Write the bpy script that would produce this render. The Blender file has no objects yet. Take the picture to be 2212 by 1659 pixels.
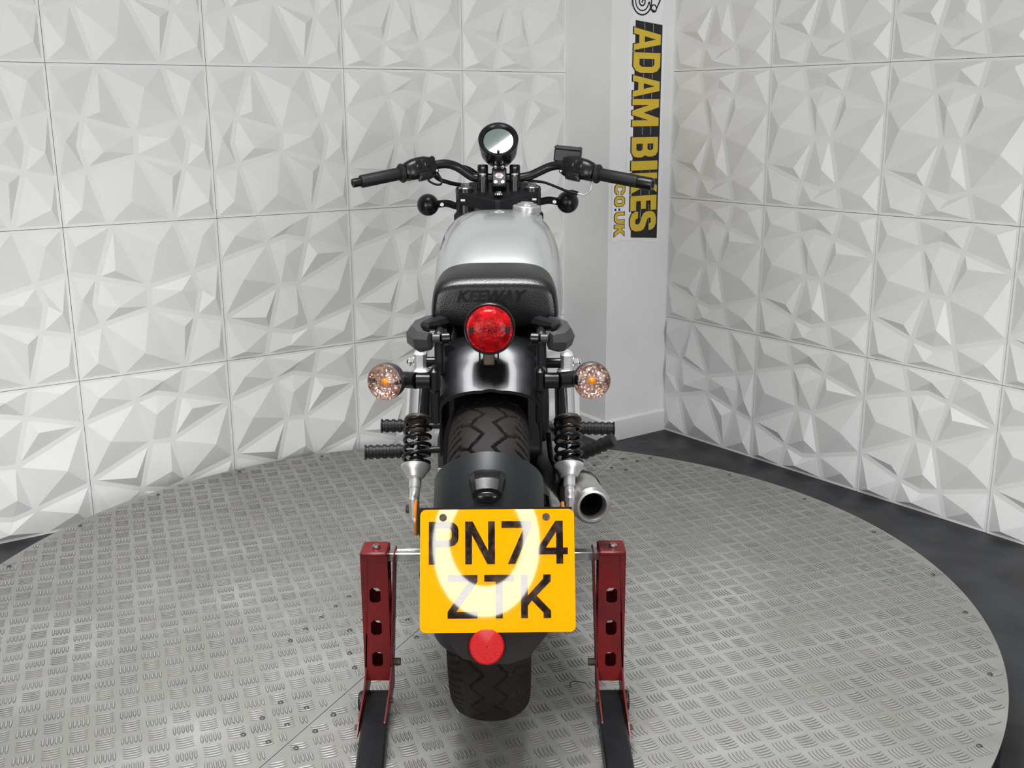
import bpy, math, random
import numpy as np
from mathutils import Vector, Matrix
from mathutils.geometry import tessellate_polygon
random.seed(7)
S = bpy.context.scene
COL = S.collection
# ---------------------------------------------------------------- camera (solved from the 0.5 m wall panel grid)
CF, CH, CP, CR = 2313.44, 1.3488, 0.2493, -0.0054
_c, _s = math.cos(CP), math.sin(CP)
r0 = Vector((1, 0, 0)); u0 = Vector((0, _s, _c)); fw = Vector((0, _c, -_s))
rt = r0 * math.cos(CR) + u0 * math.sin(CR); up = u0 * math.cos(CR) - r0 * math.sin(CR)
cam = bpy.data.cameras.new('camera'); camo = bpy.data.objects.new('camera', cam); COL.objects.link(camo)
cam.sensor_width = 36; cam.sensor_fit = 'HORIZONTAL'; cam.lens = CF / 2212 * 36; cam.clip_start = 0.02
camo.matrix_world = Matrix(((rt.x, up.x, -fw.x, 0), (rt.y, up.y, -fw.y, 0), (rt.z, up.z, -fw.z, CH), (0, 0, 0, 1)))
S.camera = camo
# ---------------------------------------------------------------- world, lights, exposure
w = bpy.data.worlds.new('world'); S.world = w; w.use_nodes = True
w.node_tree.nodes['Background'].inputs[0].default_value = (.9, .95, 1, 1); w.node_tree.nodes['Background'].inputs[1].default_value = .1
def area(name, loc, target, sx, sy, power, col=(1, 1, 1)):
    l = bpy.data.lights.new(name, 'AREA'); l.shape = 'RECTANGLE'; l.size = sx; l.size_y = sy; l.energy = power; l.color = col
    o = bpy.data.objects.new(name, l); COL.objects.link(o); o.location = loc
    o.rotation_euler = (Vector(target) - Vector(loc)).to_track_quat('-Z', 'Y').to_euler(); return o
area('shop_front_daylight_left', (-2.1, -2.3, 1.15), (-.2, 3, 1.1), 1.7, 1.9, 112, (1, .985, .965))
area('shop_front_daylight_right', (2.2, -2.1, 1.15), (0, 3, 1.1), 1.3, 1.9, 104, (.97, .975, 1))
lamp_ = area('ceiling_panel_lamp', (-.15, 2.0, 2.86), (-.15, 2.0, 0), 1.2, .9, 33, (.97, .98, 1)); lamp_.data.spread = math.radians(94); lamp_.rotation_euler = (0, 0, math.radians(34.8))
S.view_settings.view_transform = 'Standard'; S.view_settings.look = 'None'; S.view_settings.gamma = 1
S.view_settings.use_curve_mapping = False; S.view_settings.exposure = 0.0
# ---------------------------------------------------------------- geometry helpers
def V(*a): return Vector(a if len(a) > 1 else a[0])
def frame(o, x, y):
    x = Vector(x).normalized(); z = x.cross(Vector(y)).normalized(); y = z.cross(x)
    return Matrix(((x.x, y.x, z.x, o[0]), (x.y, y.y, z.y, o[1]), (x.z, y.z, z.z, o[2]), (0, 0, 0, 1)))
def axframe(o, d):
    d = Vector(d).normalized(); a = Vector((0, 0, 1)) if abs(d.z) < .9 else Vector((1, 0, 0))
    x = a.cross(d).normalized(); y = d.cross(x)
    return Matrix(((x.x, y.x, d.x, o[0]), (x.y, y.y, d.y, o[1]), (x.z, y.z, d.z, o[2]), (0, 0, 0, 1)))
def crom(pts, k=6):
    P = [Vector(p) for p in pts]; P = [2 * P[0] - P[1]] + P + [2 * P[-1] - P[-2]]; out = []
    for i in range(1, len(P) - 2):
        for j in range(k):
            t = j / k; a, b, c, d = P[i - 1:i + 3]
            out.append(.5 * ((2 * b) + (c - a) * t + (2 * a - 5 * b + 4 * c - d) * t * t + (3 * b - a - 3 * c + d) * t ** 3))
    out.append(P[-2]); return out
class G:
    def __init__(s): s.v = []; s.f = []
    def add(s, vs, fs):
        n = len(s.v); s.v += [tuple(x) for x in vs]; s.f += [tuple(i + n for i in f) for f in fs]; return s
    def loft(s, rings, capa=True, capb=True, closed=True):
        m = len(rings[0]); vs = [p for r in rings for p in r]; fs = []
        for i in range(len(rings) - 1):
            for j in range(m if closed else m - 1):
                k = (j + 1) % m; fs.append((i * m + j, i * m + k, (i + 1) * m + k, (i + 1) * m + j))
        if capa: fs.append(tuple(range(m - 1, -1, -1)))
        if capb: fs.append(tuple((len(rings) - 1) * m + j for j in range(m)))
        return s.add(vs, fs)
    def lathe(s, prof, o, d, n=32, capa=False, capb=False):
        M = axframe(o, d)
        return s.loft([[M @ Vector((r * math.cos(2 * math.pi * j / n), r * math.sin(2 * math.pi * j / n), h)) for j in range(n)] for r, h in prof], capa, capb)
    def cyl(s, a, b, r, r2=None, n=20, ch=0.0):
        a = Vector(a); b = Vector(b); L = (b - a).length; r2 = r if r2 is None else r2
        pr = [(r, 0), (r2, L)] if not ch else [(r - ch, 0), (r, ch), (r2, L - ch), (r2 - ch, L)]
        return s.lathe(pr, a, b - a, n, True, True)
    def tube(s, pts, r, n=12, caps=True, sq=(1, 1), roll=0):
        P = [Vector(p) for p in pts]; rs = r if isinstance(r, (list, tuple)) else [r] * len(P)
        T = [(P[min(i + 1, len(P) - 1)] - P[max(i - 1, 0)]).normalized() for i in range(len(P))]
        a = Vector((0, 0, 1)) if abs(T[0].z) < .9 else Vector((0, 1, 0)); x = (a - a.dot(T[0]) * T[0]).normalized(); R = []
        for i, p in enumerate(P):
            x = (x - x.dot(T[i]) * T[i]).normalized(); y = T[i].cross(x)
            R.append([p + x * (rs[i] * sq[0] * math.cos(2 * math.pi * j / n + roll)) + y * (rs[i] * sq[1] * math.sin(2 * math.pi * j / n + roll)) for j in range(n)])
        return s.loft(R, caps, caps)
    def box(s, c, sz, M=None, ch=0.0, taper=1.0):
        x, y, z = [k / 2 for k in sz]; c = Vector(c); M = M or Matrix()
        def ring(zz, i, t=1.0):
            ax, ay = (x - i) * t, (y - i) * t; k = min(ch, ax * .9, ay * .9)
            if ch: q = [(-ax + k, -ay), (ax - k, -ay), (ax, -ay + k), (ax, ay - k), (ax - k, ay), (-ax + k, ay), (-ax, ay - k), (-ax, -ay + k)]
            else: q = [(-ax, -ay), (ax, -ay), (ax, ay), (-ax, ay)]
            return [c + M.to_3x3() @ Vector((a, b, zz)) for a, b in q]
        rr = [ring(-z, ch), ring(-z + ch, 0), ring(z - ch, 0, taper), ring(z, ch, taper)] if ch else [ring(-z, 0), ring(z, 0, taper)]
        return s.loft(rr)
    def ball(s, c, r, n=24, m=14, d=(0, 0, 1), sc=(1, 1, 1)):
        c = Vector(c); rr = []
        for i in range(m + 1):
            a = math.pi * i / m; q = max(math.sin(a), 1e-3)
            rr.append([c + Vector((r * sc[0] * q * math.cos(2 * math.pi * j / n), r * sc[1] * q * math.sin(2 * math.pi * j / n), -r * sc[2] * math.cos(a))) for j in range(n)])
        return s.loft(rr)
    def poly(s, loops, M, t=0.0):
        L = [[Vector((p[0], p[1], 0)) for p in l] for l in loops]; tri = tessellate_polygon(L); fl = [p for l in L for p in l]
        n = len(fl); fix = []
        for a, b, c in tri:
            fix.append((a, b, c) if (fl[b] - fl[a]).cross(fl[c] - fl[a]).z > 0 else (a, c, b))
        if t == 0: return s.add([M @ p for p in fl], fix)
        vs = [M @ (p + Vector((0, 0, t))) for p in fl] + [M @ p for p in fl]; fs = list(fix) + [(c + n, b + n, a + n) for a, b, c in fix]
        k = 0
        for l in L:
            m = len(l)
            for j in range(m): fs.append((k + j, k + j + n, k + (j + 1) % m + n, k + (j + 1) % m))
            k += m
        return s.add(vs, fs)
    def mesh(s, name, mat, ang=35):
        me = bpy.data.meshes.new(name); me.from_pydata(s.v, [], s.f); me.update()
        import bmesh
        bm = bmesh.new(); bm.from_mesh(me); bmesh.ops.recalc_face_normals(bm, faces=bm.faces); bm.to_mesh(me); bm.free()
        if ang: me.shade_smooth(); me.set_sharp_from_angle(angle=math.radians(ang))
        me.materials.append(mat); return me
    def build(s, name, mat, parent=None, ang=35, label=None):
        return link(name, s.mesh(name, mat, ang), parent, label)
def link(name, me, parent=None, label=None):
    o = bpy.data.objects.new(name, me); COL.objects.link(o)
    if parent: o.parent = parent
    if label: o['label'] = label
    return o
def tag(o, label=None, cat=None, group=None, kind=None):
    if label: o['label'] = label
    if cat: o['category'] = cat
    if group: o['group'] = group
    if kind: o['kind'] = kind
    return o
def rrect(x0, y0, x1, y1, r, n=6):
    o = []
    for cx, cy, a in ((x1 - r, y1 - r, 0), (x0 + r, y1 - r, 90), (x0 + r, y0 + r, 180), (x1 - r, y0 + r, 270)):
        for i in range(n + 1):
            t = math.radians(a + 90 * i / n); o.append((cx + r * math.cos(t), cy + r * math.sin(t)))
    return o
def circ(cx, cy, r, n=32, a0=0, a1=360):
    return [(cx + r * math.cos(math.radians(a0 + (a1 - a0) * i / n)), cy + r * math.sin(math.radians(a0 + (a1 - a0) * i / n))) for i in range(n if a1 - a0 == 360 else n + 1)]
# ---------------------------------------------------------------- materials
def mat(name, base, rough=.5, metal=0., spec=.5, coat=0., bump=0., bscale=60., var=0., vscale=8., vcol=None, trans=0., rvar=0., emis=None, estr=0., ior=1.45, btype='noise', bdist=.002):
    m = bpy.data.materials.new(name); m.use_nodes = True; nt = m.node_tree; b = nt.nodes['Principled BSDF']
    I = b.inputs; I['Base Color'].default_value = (*base, 1); I['Roughness'].default_value = rough; I['Metallic'].default_value = metal
    I['Specular IOR Level'].default_value = spec; I['Coat Weight'].default_value = coat; I['Coat Roughness'].default_value = .06; I['Transmission Weight'].default_value = trans; I['IOR'].default_value = ior
    if emis: I['Emission Color'].default_value = (*emis, 1); I['Emission Strength'].default_value = estr
    tc = nt.nodes.new('ShaderNodeTexCoord')
    if var or rvar:
        n = nt.nodes.new('ShaderNodeTexNoise'); n.inputs['Scale'].default_value = vscale; n.inputs['Detail'].default_value = 6; nt.links.new(tc.outputs['Object'], n.inputs['Vector'])
        if var:
            r = nt.nodes.new('ShaderNodeMix'); r.data_type = 'RGBA'; r.inputs['A'].default_value = (*base, 1); vc = vcol or [c * (1 - var) for c in base]; r.inputs['B'].default_value = (*vc, 1)
            mp = nt.nodes.new('ShaderNodeMapRange'); mp.inputs['From Min'].default_value = .42; mp.inputs['From Max'].default_value = .7
            nt.links.new(n.outputs['Fac'], mp.inputs['Value']); nt.links.new(mp.outputs['Result'], r.inputs['Factor']); nt.links.new(r.outputs['Result'], I['Base Color'])
        if rvar:
            mp = nt.nodes.new('ShaderNodeMapRange'); mp.inputs['To Min'].default_value = max(0.02, rough - rvar); mp.inputs['To Max'].default_value = rough + rvar; mp.inputs['From Min'].default_value = .3; mp.inputs['From Max'].default_value = .7
            nt.links.new(n.outputs['Fac'], mp.inputs['Value']); nt.links.new(mp.outputs['Result'], I['Roughness'])
    if bump:
        if btype == 'voronoi':
            n2 = nt.nodes.new('ShaderNodeTexVoronoi'); out = n2.outputs['Distance']
        else:
            n2 = nt.nodes.new('ShaderNodeTexNoise'); n2.inputs['Detail'].default_value = 4; out = n2.outputs['Fac']
        n2.inputs['Scale'].default_value = bscale; nt.links.new(tc.outputs['Object'], n2.inputs['Vector'])
        bp = nt.nodes.new('ShaderNodeBump'); bp.inputs['Strength'].default_value = bump; bp.inputs['Distance'].default_value = bdist; nt.links.new(out, bp.inputs['Height']); nt.links.new(bp.outputs['Normal'], I['Normal'])
    return m
MT = dict(
    panel=mat('white_panel', (.80, .795, .785), .42, var=.045, vscale=5),
    wall=mat('white_paint', (.85, .85, .845), .55, var=.05, vscale=3, bump=.08, bscale=40),
    sidewall=mat('side_paint', (.30, .30, .30), .6),
    ceil=mat('ceiling_paint', (.74, .76, .75), .7),
    floor=mat('dark_floor', (.021, .023, .027), .45, var=.3, vscale=6, rvar=.1),
    alu=mat('checker_aluminium', (.325, .319, .297), .48, metal=.55, var=.30, vcol=(.42, .414, .395), vscale=4.5, rvar=.08, bump=.05, bscale=200),
    bar=mat('tread_metal', (.47, .46, .435), .38, metal=.65, var=.2, vscale=30),
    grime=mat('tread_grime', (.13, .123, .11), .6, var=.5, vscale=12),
    screw=mat('dirty_screw', (.11, .105, .10), .45, metal=.5, var=.5, vscale=200),
    gloss=mat('gloss_black', (.006, .006, .007), .26, spec=.35, coat=.12, bump=.03, bscale=80),
    satin=mat('satin_black', (.006, .006, .0065), .28, spec=.4, bump=.03, bscale=300),
    matte=mat('matte_black', (.009, .0095, .011), .42, spec=.22, var=.3, vscale=30),
    hugger=mat('matt_hugger_black', (.008, .0105, .0105), .44, spec=.35),
    dkgrey=mat('dark_grey_metal', (.028, .027, .028), .42),
    rubber=mat('tyre_rubber', (.014, .012, .011), .62, spec=.15, var=.35, vscale=14, bump=.1, bscale=300),
    peg=mat('peg_rubber', (.009, .009, .009), .5, spec=.35, bump=.1, bscale=250),
    leather=mat('black_leather', (.006, .006, .0065), .30, spec=.4, bump=.25, bscale=330, btype='voronoi', bdist=.0008),
    silver=mat('silver_paint', (.40, .415, .41), .30, metal=.65, coat=.6),
    chrome=mat('chrome', (.86, .86, .86), .12, metal=1),
    alloy=mat('bare_alloy', (.72, .71, .70), .38, metal=.7, var=.15, vscale=60),
    steel=mat('brushed_steel', (.50, .49, .48), .32, metal=1, var=.3, vscale=40),
    muff=mat('muffler_grey', (.40, .39, .38), .38, metal=.7, var=.2, vscale=25),
    rust=mat('rusty_steel', (.09, .065, .05), .5, metal=.5, var=.5, vscale=120),
    hole=mat('dark_bore', (.004, .004, .004), .8),
    red=mat('red_stand_paint', (.145, .008, .009), .42, spec=.3, var=.45, vscale=22, rvar=.1),
    yellow=mat('plate_yellow', (.82, .325, .001), .03, spec=.5),
    letter=mat('plate_black', (.012, .008, .006), .03, spec=.6, var=.6, vscale=60, vcol=(.06, .04, .03)),
    redlens=mat('red_lens', (.38, .003, .006), .3, spec=.12, coat=.08, bump=.3, bscale=170, btype='voronoi', bdist=.003, var=.8, vscale=55),
    redrefl=mat('red_reflector', (.40, .004, .004), .35, spec=.2, coat=.1, bump=.4, bscale=500, btype='voronoi'),
    reflbowl=mat('lens_reflector', (.88, .72, .64), .14, metal=.65, bump=.9, bscale=130, btype='voronoi', bdist=.006, var=.5, vscale=120, vcol=(.40, .13, .05)),
    amber=mat('amber_bulb', (.95, .30, .01), .2, spec=.6),
    amberlens=mat('amber_reflector', (.55, .16, .01), .25, coat=.5),
    glass=mat('clear_glass', (1, 1, 1), .02, trans=1.0, ior=1.3),
    face=mat('gauge_glass', (.10, .13, .12), .02, spec=1.0, coat=1),
    signw=mat('sign_white', (.88, .88, .90), .3), signy=mat('sign_yellow', (.72, .50, .045), .4), signk=mat('sign_black', (.014, .014, .017), .4), signg=mat('sign_grey_line', (.45, .45, .45), .4),
    label=mat('grey_label', (.40, .41, .38), .5),
    badge=mat('badge_white', (.7, .68, .66), .35, var=.6, vscale=90, vcol=(.2, .05, .03)),
    ring=mat('ring_lamp_glow', (1, 1, 1), .5, emis=(1, .97, .92), estr=20.0),
)
# ================================================================ SETTING
LX, LY, LA, LZ = .2247, 4.5449, .6069, .0
RX, RY, RA = .6594, 4.4881, -.9308
lu = Vector((math.cos(LA), math.sin(LA), 0)); ln = Vector((math.sin(LA), -math.cos(LA), 0))
ru = Vector((math.cos(RA), math.sin(RA), 0)); rn = Vector((math.sin(RA), -math.cos(RA), 0))
Lo = Vector((LX, LY, 0)); Ro = Vector((RX, RY, 0)); Z = Vector((0, 0, 1))
g = G(); g.box((0, 1.6, -.05), (12, 12, .1)); fl = tag(g.build('floor', MT['floor'], ang=0), kind='structure')
def wallslab(name, o, u, n, L0, L1, H, m, off=.004):
    g = G(); a = o + u * L0 - n * off; b = o + u * L1 - n * off; t = -n * .12
    g.loft([[a, b, b + t, a + t], [p + Z * H for p in (a, b, b + t, a + t)]]); return tag(g.build(name, m, ang=0), kind='structure')
wl = wallslab('wall_left', Lo, -lu, ln, -.3, 5.2, 2.9, MT['sidewall'])
wr = wallslab('wall_right', Ro, ru, rn, -.12, 5.2, 2.9, MT['sidewall'])
g = G(); g.box((0, 1.6, 2.95), (12, 12, .1)); tag(g.build('ceiling', MT['ceil'], ang=0), kind='structure')
g = G(); g.box((0, -3.4, 1.45), (9, .1, 2.9)); tag(g.build('wall_rear', MT['sidewall'], ang=0), kind='structure')
# --- relief panel, 0.5 x 0.5 m, one mesh
N = dict(TL=(0, 1), TR=(1, 1), BL=(0, 0), BR=(1, 0), T1=(.297, 1), T2=(.70, 1), L1=(0, .709), L2=(0, .303), R1=(1, .705), R2=(1, .289), B1=(.295, 0), B2=(.70, 0),
         N1=(.3495, .808), N2=(.6514, .806), M=(.489, .846), C1=(.4245, .5043), C2=(.5673, .4971), S1=(.3365, .1845), S2=(.6465, .184), Ms=(.5054, .1467))
CELLS = [('TL L1 N1 T1', .108, .878, .024), ('T1 N1 M N2 T2', .536, .935, .0265), ('T2 N2 R1 TR', .881, .939, .024), ('L1 L2 C1 N1', .145, .572, .030), ('N1 C1 C2 N2 M', .465, .7065, .0254),
         ('N2 C2 R1', .711, .708, .0256), ('C2 S2 R2 R1', .856, .4245, .031), ('L2 S1 C1', .292, .286, .0257), ('C1 S1 Ms S2 C2', .536, .285, .0262), ('L2 BL B1 S1', .120, .058, .027), ('S1 B1 B2 S2 Ms', .467, .062, .0253), ('S2 B2 BR R2', .889, .117, .0266)]
def inset(P, d):
    n = len(P); out = []
    for i in range(n):
        a, b, c = P[i - 1], P[i], P[(i + 1) % n]
        d1 = (b - a).normalized(); d2 = (c - b).normalized(); n1 = Vector((-d1.y, d1.x)); n2 = Vector((-d2.y, d2.x))
        k = 1 + n1.dot(n2); out.append(b + (n1 + n2) * (d / max(k, .25)))
    return out
def panel_mesh():
    g = G(); e = .0009; zs = .004
    for names, au, av, ah in CELLS:
        P = [Vector((min(max(N[k][0] * .5, e), .5 - e), min(max(N[k][1] * .5, e), .5 - e))) for k in names.split()]
        Q = inset(P, .0082); n = len(P)
        vs = [(p.x, p.y, zs) for p in P] + [(q.x, q.y, zs) for q in Q] + [(au * .5, av * .5, ah)]
        fs = [(i, (i + 1) % n, n + (i + 1) % n, n + i) for i in range(n)] + [(n + i, n + (i + 1) % n, 2 * n) for i in range(n)]
        g.add(vs, fs)
    q = [(e, e), (.5 - e, e), (.5 - e, .5 - e), (e, .5 - e)]
    g.add([(x, y, zs) for x, y in q] + [(x, y, -.003) for x, y in q], [(i, i + 4, (i + 1) % 4 + 4, (i + 1) % 4) for i in range(4)])
    me = bpy.data.meshes.new('wall_panel'); me.from_pydata(g.v, [], g.f); me.update(); me.materials.append(MT['panel']); return me
PM = panel_mesh()
def put_panel(wall, o, u, n, i, k, turned):
    M = Matrix(((u.x, 0, n.x, 0), (u.y, 0, n.y, 0), (u.z, 1, n.z, 0), (0, 0, 0, 1)))
    p = o + u * (.5 * i) + Z * (.5 * k); M.translation = p
    if turned: M = M @ Matrix.Translation((0, .5, 0)) @ Matrix.Rotation(-math.pi / 2, 4, 'Z')
    ob = link('wall_panel', PM, wall); ob.matrix_world = M
for i in range(6):
    for k in range(5): put_panel(wl, Lo, lu, ln, -1 - i, k, turned=(i >= 3 and k >= 1) or (i == 2 and k >= 2))
for i in range(6):
    for k in range(5): put_panel(wr, Ro, ru, rn, i, k, turned=(i == 0 and k == 0))
# --- boxed pillar in the corner
PC = Vector((.3872, 4.2942, 0)); pe = (Ro - PC).normalized(); pl = (Lo - PC).normalized()
g = G(); q = [PC, Ro + pe * .05, Ro + pe * .05 + Vector((-.1, .45, 0)), Lo + pl * .05]
g.loft([q, [p + Z * 2.9 for p in q]]); tag(g.build('wall_back', MT['wall'], ang=0), kind='structure')
pn = Vector((pe.y, -pe.x, 0)); pln = Vector((-pl.y, pl.x, 0))
if pln.dot(Vector((0, -1, 0))) < 0: pln = -pln
for nm, a, b, nn in (('baseboard_right', PC, Ro, pn), ('baseboard_left', Lo, PC, pln)):
    g = G(); d = (b - a).normalized(); a = a - d * (0 if nm[-1] == 't' and a is PC else 0); t = .010
    pr = [Vector((0, 0)), Vector((t, 0)), Vector((t, .086)), Vector((t * .5, .092)), Vector((0, .094))]
    e0 = -.006 if a is PC else 0; e1 = .006 if b is PC else 0
    g.loft([[a + d * e0 + nn * (p.x) + Z * p.y for p in pr], [b + d * e1 + nn * p.x + Z * p.y for p in pr]])
    tag(g.build(nm, MT['wall'], ang=0), kind='structure')
# ================================================================ SHOP SIGN on the pillar
SF = Matrix(((pe.x, 0, pn.x, PC.x), (pe.y, 0, pn.y, PC.y), (0, 1, 0, 0), (0, 0, 0, 1)))    # local x along face, y up, z out
def ring2(cx, cy, ro, ri, a0, a1, n=24): return circ(cx, cy, ro, n, a0, a1) + circ(cx, cy, ri, n, a0, a1)[::-1]
sg = G()
sg.poly([[(.015, .834), (.066, .845), (.2727, .818), (.278, 1.677), (.254, 1.687), (.256, 1.712), (.268, 1.74), (.272, 1.80), (.255, 1.86), (.12, 1.90), (.105, 1.84), (.105, 1.70), (.0887, 1.69), (.0885, 1.45), (.0885, 1.10), (.015, 1.10)]], SF @ Matrix.Translation((0, 0, .0005)), .003)
sign = sg.build('shop_sign', MT['signw'], ang=0)
tag(sign, 'white vertical sign with yellow block letters on a black band, on the corner pillar', 'sign')
g = G(); g.poly([[(.1171, .850), (.2606, .838), (.2602, 1.6757), (.1186, 1.6887)]], SF @ Matrix.Translation((0, 0, .0036)), .0006); g.build('black_band', MT['signk'], sign, 0)
for sx in (.165, .2105):
    zz = 1.683
    while zz > .93:
        g = G(); g.poly([[(sx, zz - .075), (sx + .002, zz - .075), (sx + .002, zz), (sx, zz)]], SF @ Matrix.Translation((0, 0, .0043)), .0004); g.build('road_line', MT['signg'], sign, 0); zz -= .088
H3 = .345
GL = {
 'A': [[(0, 0), (.27, 0), (.32, .2), (.68, .2), (.73, 0), (1, 0), (.72, 1), (.28, 1)], [(.37, .4), (.5, .82), (.63, .4)]],
 'D': [[(0, 0), (.68, 0), (.9, .1), (1, .28), (1, .72), (.9, .9), (.68, 1), (0, 1)], [(.3, .22), (.3, .78), (.6, .78), (.7, .68), (.7, .32), (.6, .22)]],
 'M': [[(0, 0), (.22, 0), (.22, .62), (.42, 0), (.58, 0), (.78, .62), (.78, 0), (1, 0), (1, 1), (.7, 1), (.5, .42), (.3, 1), (0, 1)]],
 'B': [[(0, 0), (.72, 0), (.93, .08), (1, .22), (1, .38), (.9, .52), (.97, .64), (.97, .8), (.9, .93), (.72, 1), (0, 1)], [(.32, .18), (.32, .42), (.6, .42), (.67, .36), (.67, .24), (.6, .18)], [(.32, .6), (.32, .82), (.58, .82), (.65, .76), (.65, .66), (.58, .6)]],
 'I': [[(0, 0), (1, 0), (1, 1), (0, 1)]],
 'K': [[(0, 0), (.3, 0), (.3, .3), (.4, .42), (.66, 0), (1, 0), (.6, .62), (.97, 1), (.63, 1), (.3, .62), (.3, 1), (0, 1)]],
 'E': [[(0, 0), (1, 0), (1, .22), (.36, .22), (.36, .4), (.9, .4), (.9, .6), (.36, .6), (.36, .78), (1, .78), (1, 1), (0, 1)]],
 'S': [[(0, .2), (.12, .06), (.35, 0), (.65, 0), (.88, .06), (1, .2), (1, .42), (.9, .54), (.7, .6), (.42, .66), (.34, .72), (.38, .8), (.6, .8), (.66, .72), (.98, .72), (.97, .84), (.86, .94), (.65, 1), (.36, 1), (.12, .94), (.02, .82), (.02, .62), (.12, .5), (.35, .43), (.6, .37), (.66, .3), (.62, .2), (.4, .2), (.34, .3), (0, .3)]],
 'C': [[(.25, 0), (.75, 0), (1, .22), (1, .38), (.72, .38), (.72, .3), (.62, .22), (.38, .22), (.28, .32), (.28, .68), (.38, .78), (.62, .78), (.72, .7), (.72, .62), (1, .62), (1, .78), (.75, 1), (.25, 1), (0, .78), (0, .22)]],
 'O': [[(.25, 0), (.75, 0), (1, .22), (1, .78), (.75, 1), (.25, 1), (0, .78), (0, .22)], [(.38, .24), (.28, .34), (.28, .66), (.38, .76), (.62, .76), (.72, .66), (.72, .34), (.62, .24)]],
 'U': [[(.25, 0), (.75, 0), (1, .22), (1, 1), (.72, 1), (.72, .34), (.62, .24), (.38, .24), (.28, .34), (.28, 1), (0, 1), (0, .22)]],
 '.': [[(0, 0), (1, 0), (1, 1), (0, 1)]]}
def sletter(ch, z0, z1, s0, s1, m, dz, t, grow=0., nm='sign_letter'):
    L = []
    for k, lp in enumerate(GL[ch]):
        pts = [Vector((s0 + y * (s1 - s0), z0 + x * (z1 - z0))) for x, y in lp]
        if grow:
            ar = sum(pts[i - 1].x * pts[i].y - pts[i].x * pts[i - 1].y for i in range(len(pts)))
            pts = inset(pts, (-grow if ar > 0 else grow) * (1 if k == 0 else -1))
        L.append([(p.x, p.y) for p in pts])
    g = G(); g.poly(L, SF @ Matrix.Translation((0, 0, dz)), t); return g.build(nm, m, sign, 0)
for ch, z0, z1 in (('A', 1.662, 1.577), ('D', 1.569, 1.4925), ('A', 1.484, 1.401), ('M', 1.393, 1.2885), ('B', 1.246, 1.167), ('I', 1.153, 1.117), ('K', 1.105, 1.024), ('E', 1.0155, .956), ('S', .9525, .873)):
    sletter(ch, z0, z1, .108, .252, MT['signk'], .0040, .0010, .003, 'letter_outline'); sletter(ch, z0, z1, .110, .2515, MT['signy'], .0046, .0012)
for ch, z0, z1 in (('C', 1.067, 1.025), ('O', 1.0175, .978), ('U', .955, .912), ('K', .905, .8585)):
    sletter(ch, z0, z1, .0275, .081, MT['signk'], .0036, .0008, .0022, 'letter_outline'); sletter(ch, z0, z1, .029, .0795, MT['signy'], .0040, .0010)
for s0, s1, z0, z1 in ((.028, .037, .970, .961), (.049, .057, .970, .961)): sletter('.', z0, z1, s0, s1, MT['signk'], .0036, .0010)
for lp in (ring2(.150, 1.758, .052, .046, 150, 385), ring2(.150, 1.758, .036, .031, 60, 360), ring2(.150, 1.758, .018, .012, 0, 359), ring2(.212, 1.735, .016, .011, 0, 359), [(.195, 1.728), (.222, 1.722), (.250, 1.772), (.262, 1.83), (.256, 1.832), (.244, 1.776), (.220, 1.728), (.197, 1.734), (.190, 1.76), (.184, 1.758)], [(.146, 1.755), (.152, 1.753), (.185, 1.82), (.179, 1.823)]):
    g = G(); g.poly([lp], SF @ Matrix.Translation((0, 0, .0036)), .0008); g.build('bike_emblem', MT['signk'], sign, 0)
# ================================================================ TURNTABLE
HD = .115; TC = Vector((-.1395, 2.614, 0)); TR = 1.3245
tt = bpy.data.objects.new('turntable', None); COL.objects.link(tt); tt.location = TC
tag(tt, 'round raised turntable of checkered aluminium plate under the motorcycle', 'turntable')
g = G(); g.cyl((0, 0, .004), (0, 0, HD - .004), TR - .004, n=128); g.build('drum', MT['matte'], tt, 35)
sd = Vector((.4161, .9093, 0)); sp = Vector((-.1135, 2.665, 0)) - TC; sp.z = 0      # seam line
sn = Vector((-sd.y, sd.x, 0)); off = sn.dot(sp)
def side(p): return sn.dot(p) - off
ua = Vector((math.cos(math.radians(20.2)), math.sin(math.radians(20.2)), 0)); ub = Vector((-ua.y, ua.x, 0)); PIT = .0505
HX = [(-.5, 0), (-.24, -.5), (.24, -.5), (.5, 0), (.24, .5), (-.24, .5)]
BV = [(x * .037, y * .0064, 0) for x, y in HX] + [(x * .033, y * .0038, .0012) for x, y in HX] + [(-.008, 0, .0017), (.008, 0, .0017)]
BS = [(i, (i + 1) % 6, 6 + (i + 1) % 6, 6 + i) for i in range(6)]; BF = BS + [(6, 7, 12), (7, 8, 13, 12), (8, 9, 13), (9, 10, 13), (10, 11, 12, 13), (11, 6, 12)]
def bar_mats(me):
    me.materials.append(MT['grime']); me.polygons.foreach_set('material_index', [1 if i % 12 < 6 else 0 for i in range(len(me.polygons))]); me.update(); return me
bm_ = G(); bm_.add(BV, BF); BARME = bar_mats(bm_.mesh('tread_bar', MT['bar'], 0))
def campx(p):
    d = Vector((p.x, p.y, HD)) - Vector((0, 0, CH)); dep = d.dot(fw); return 1106 + CF * d.dot(rt) / dep, 829.5 - CF * d.dot(up) / dep, dep
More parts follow.
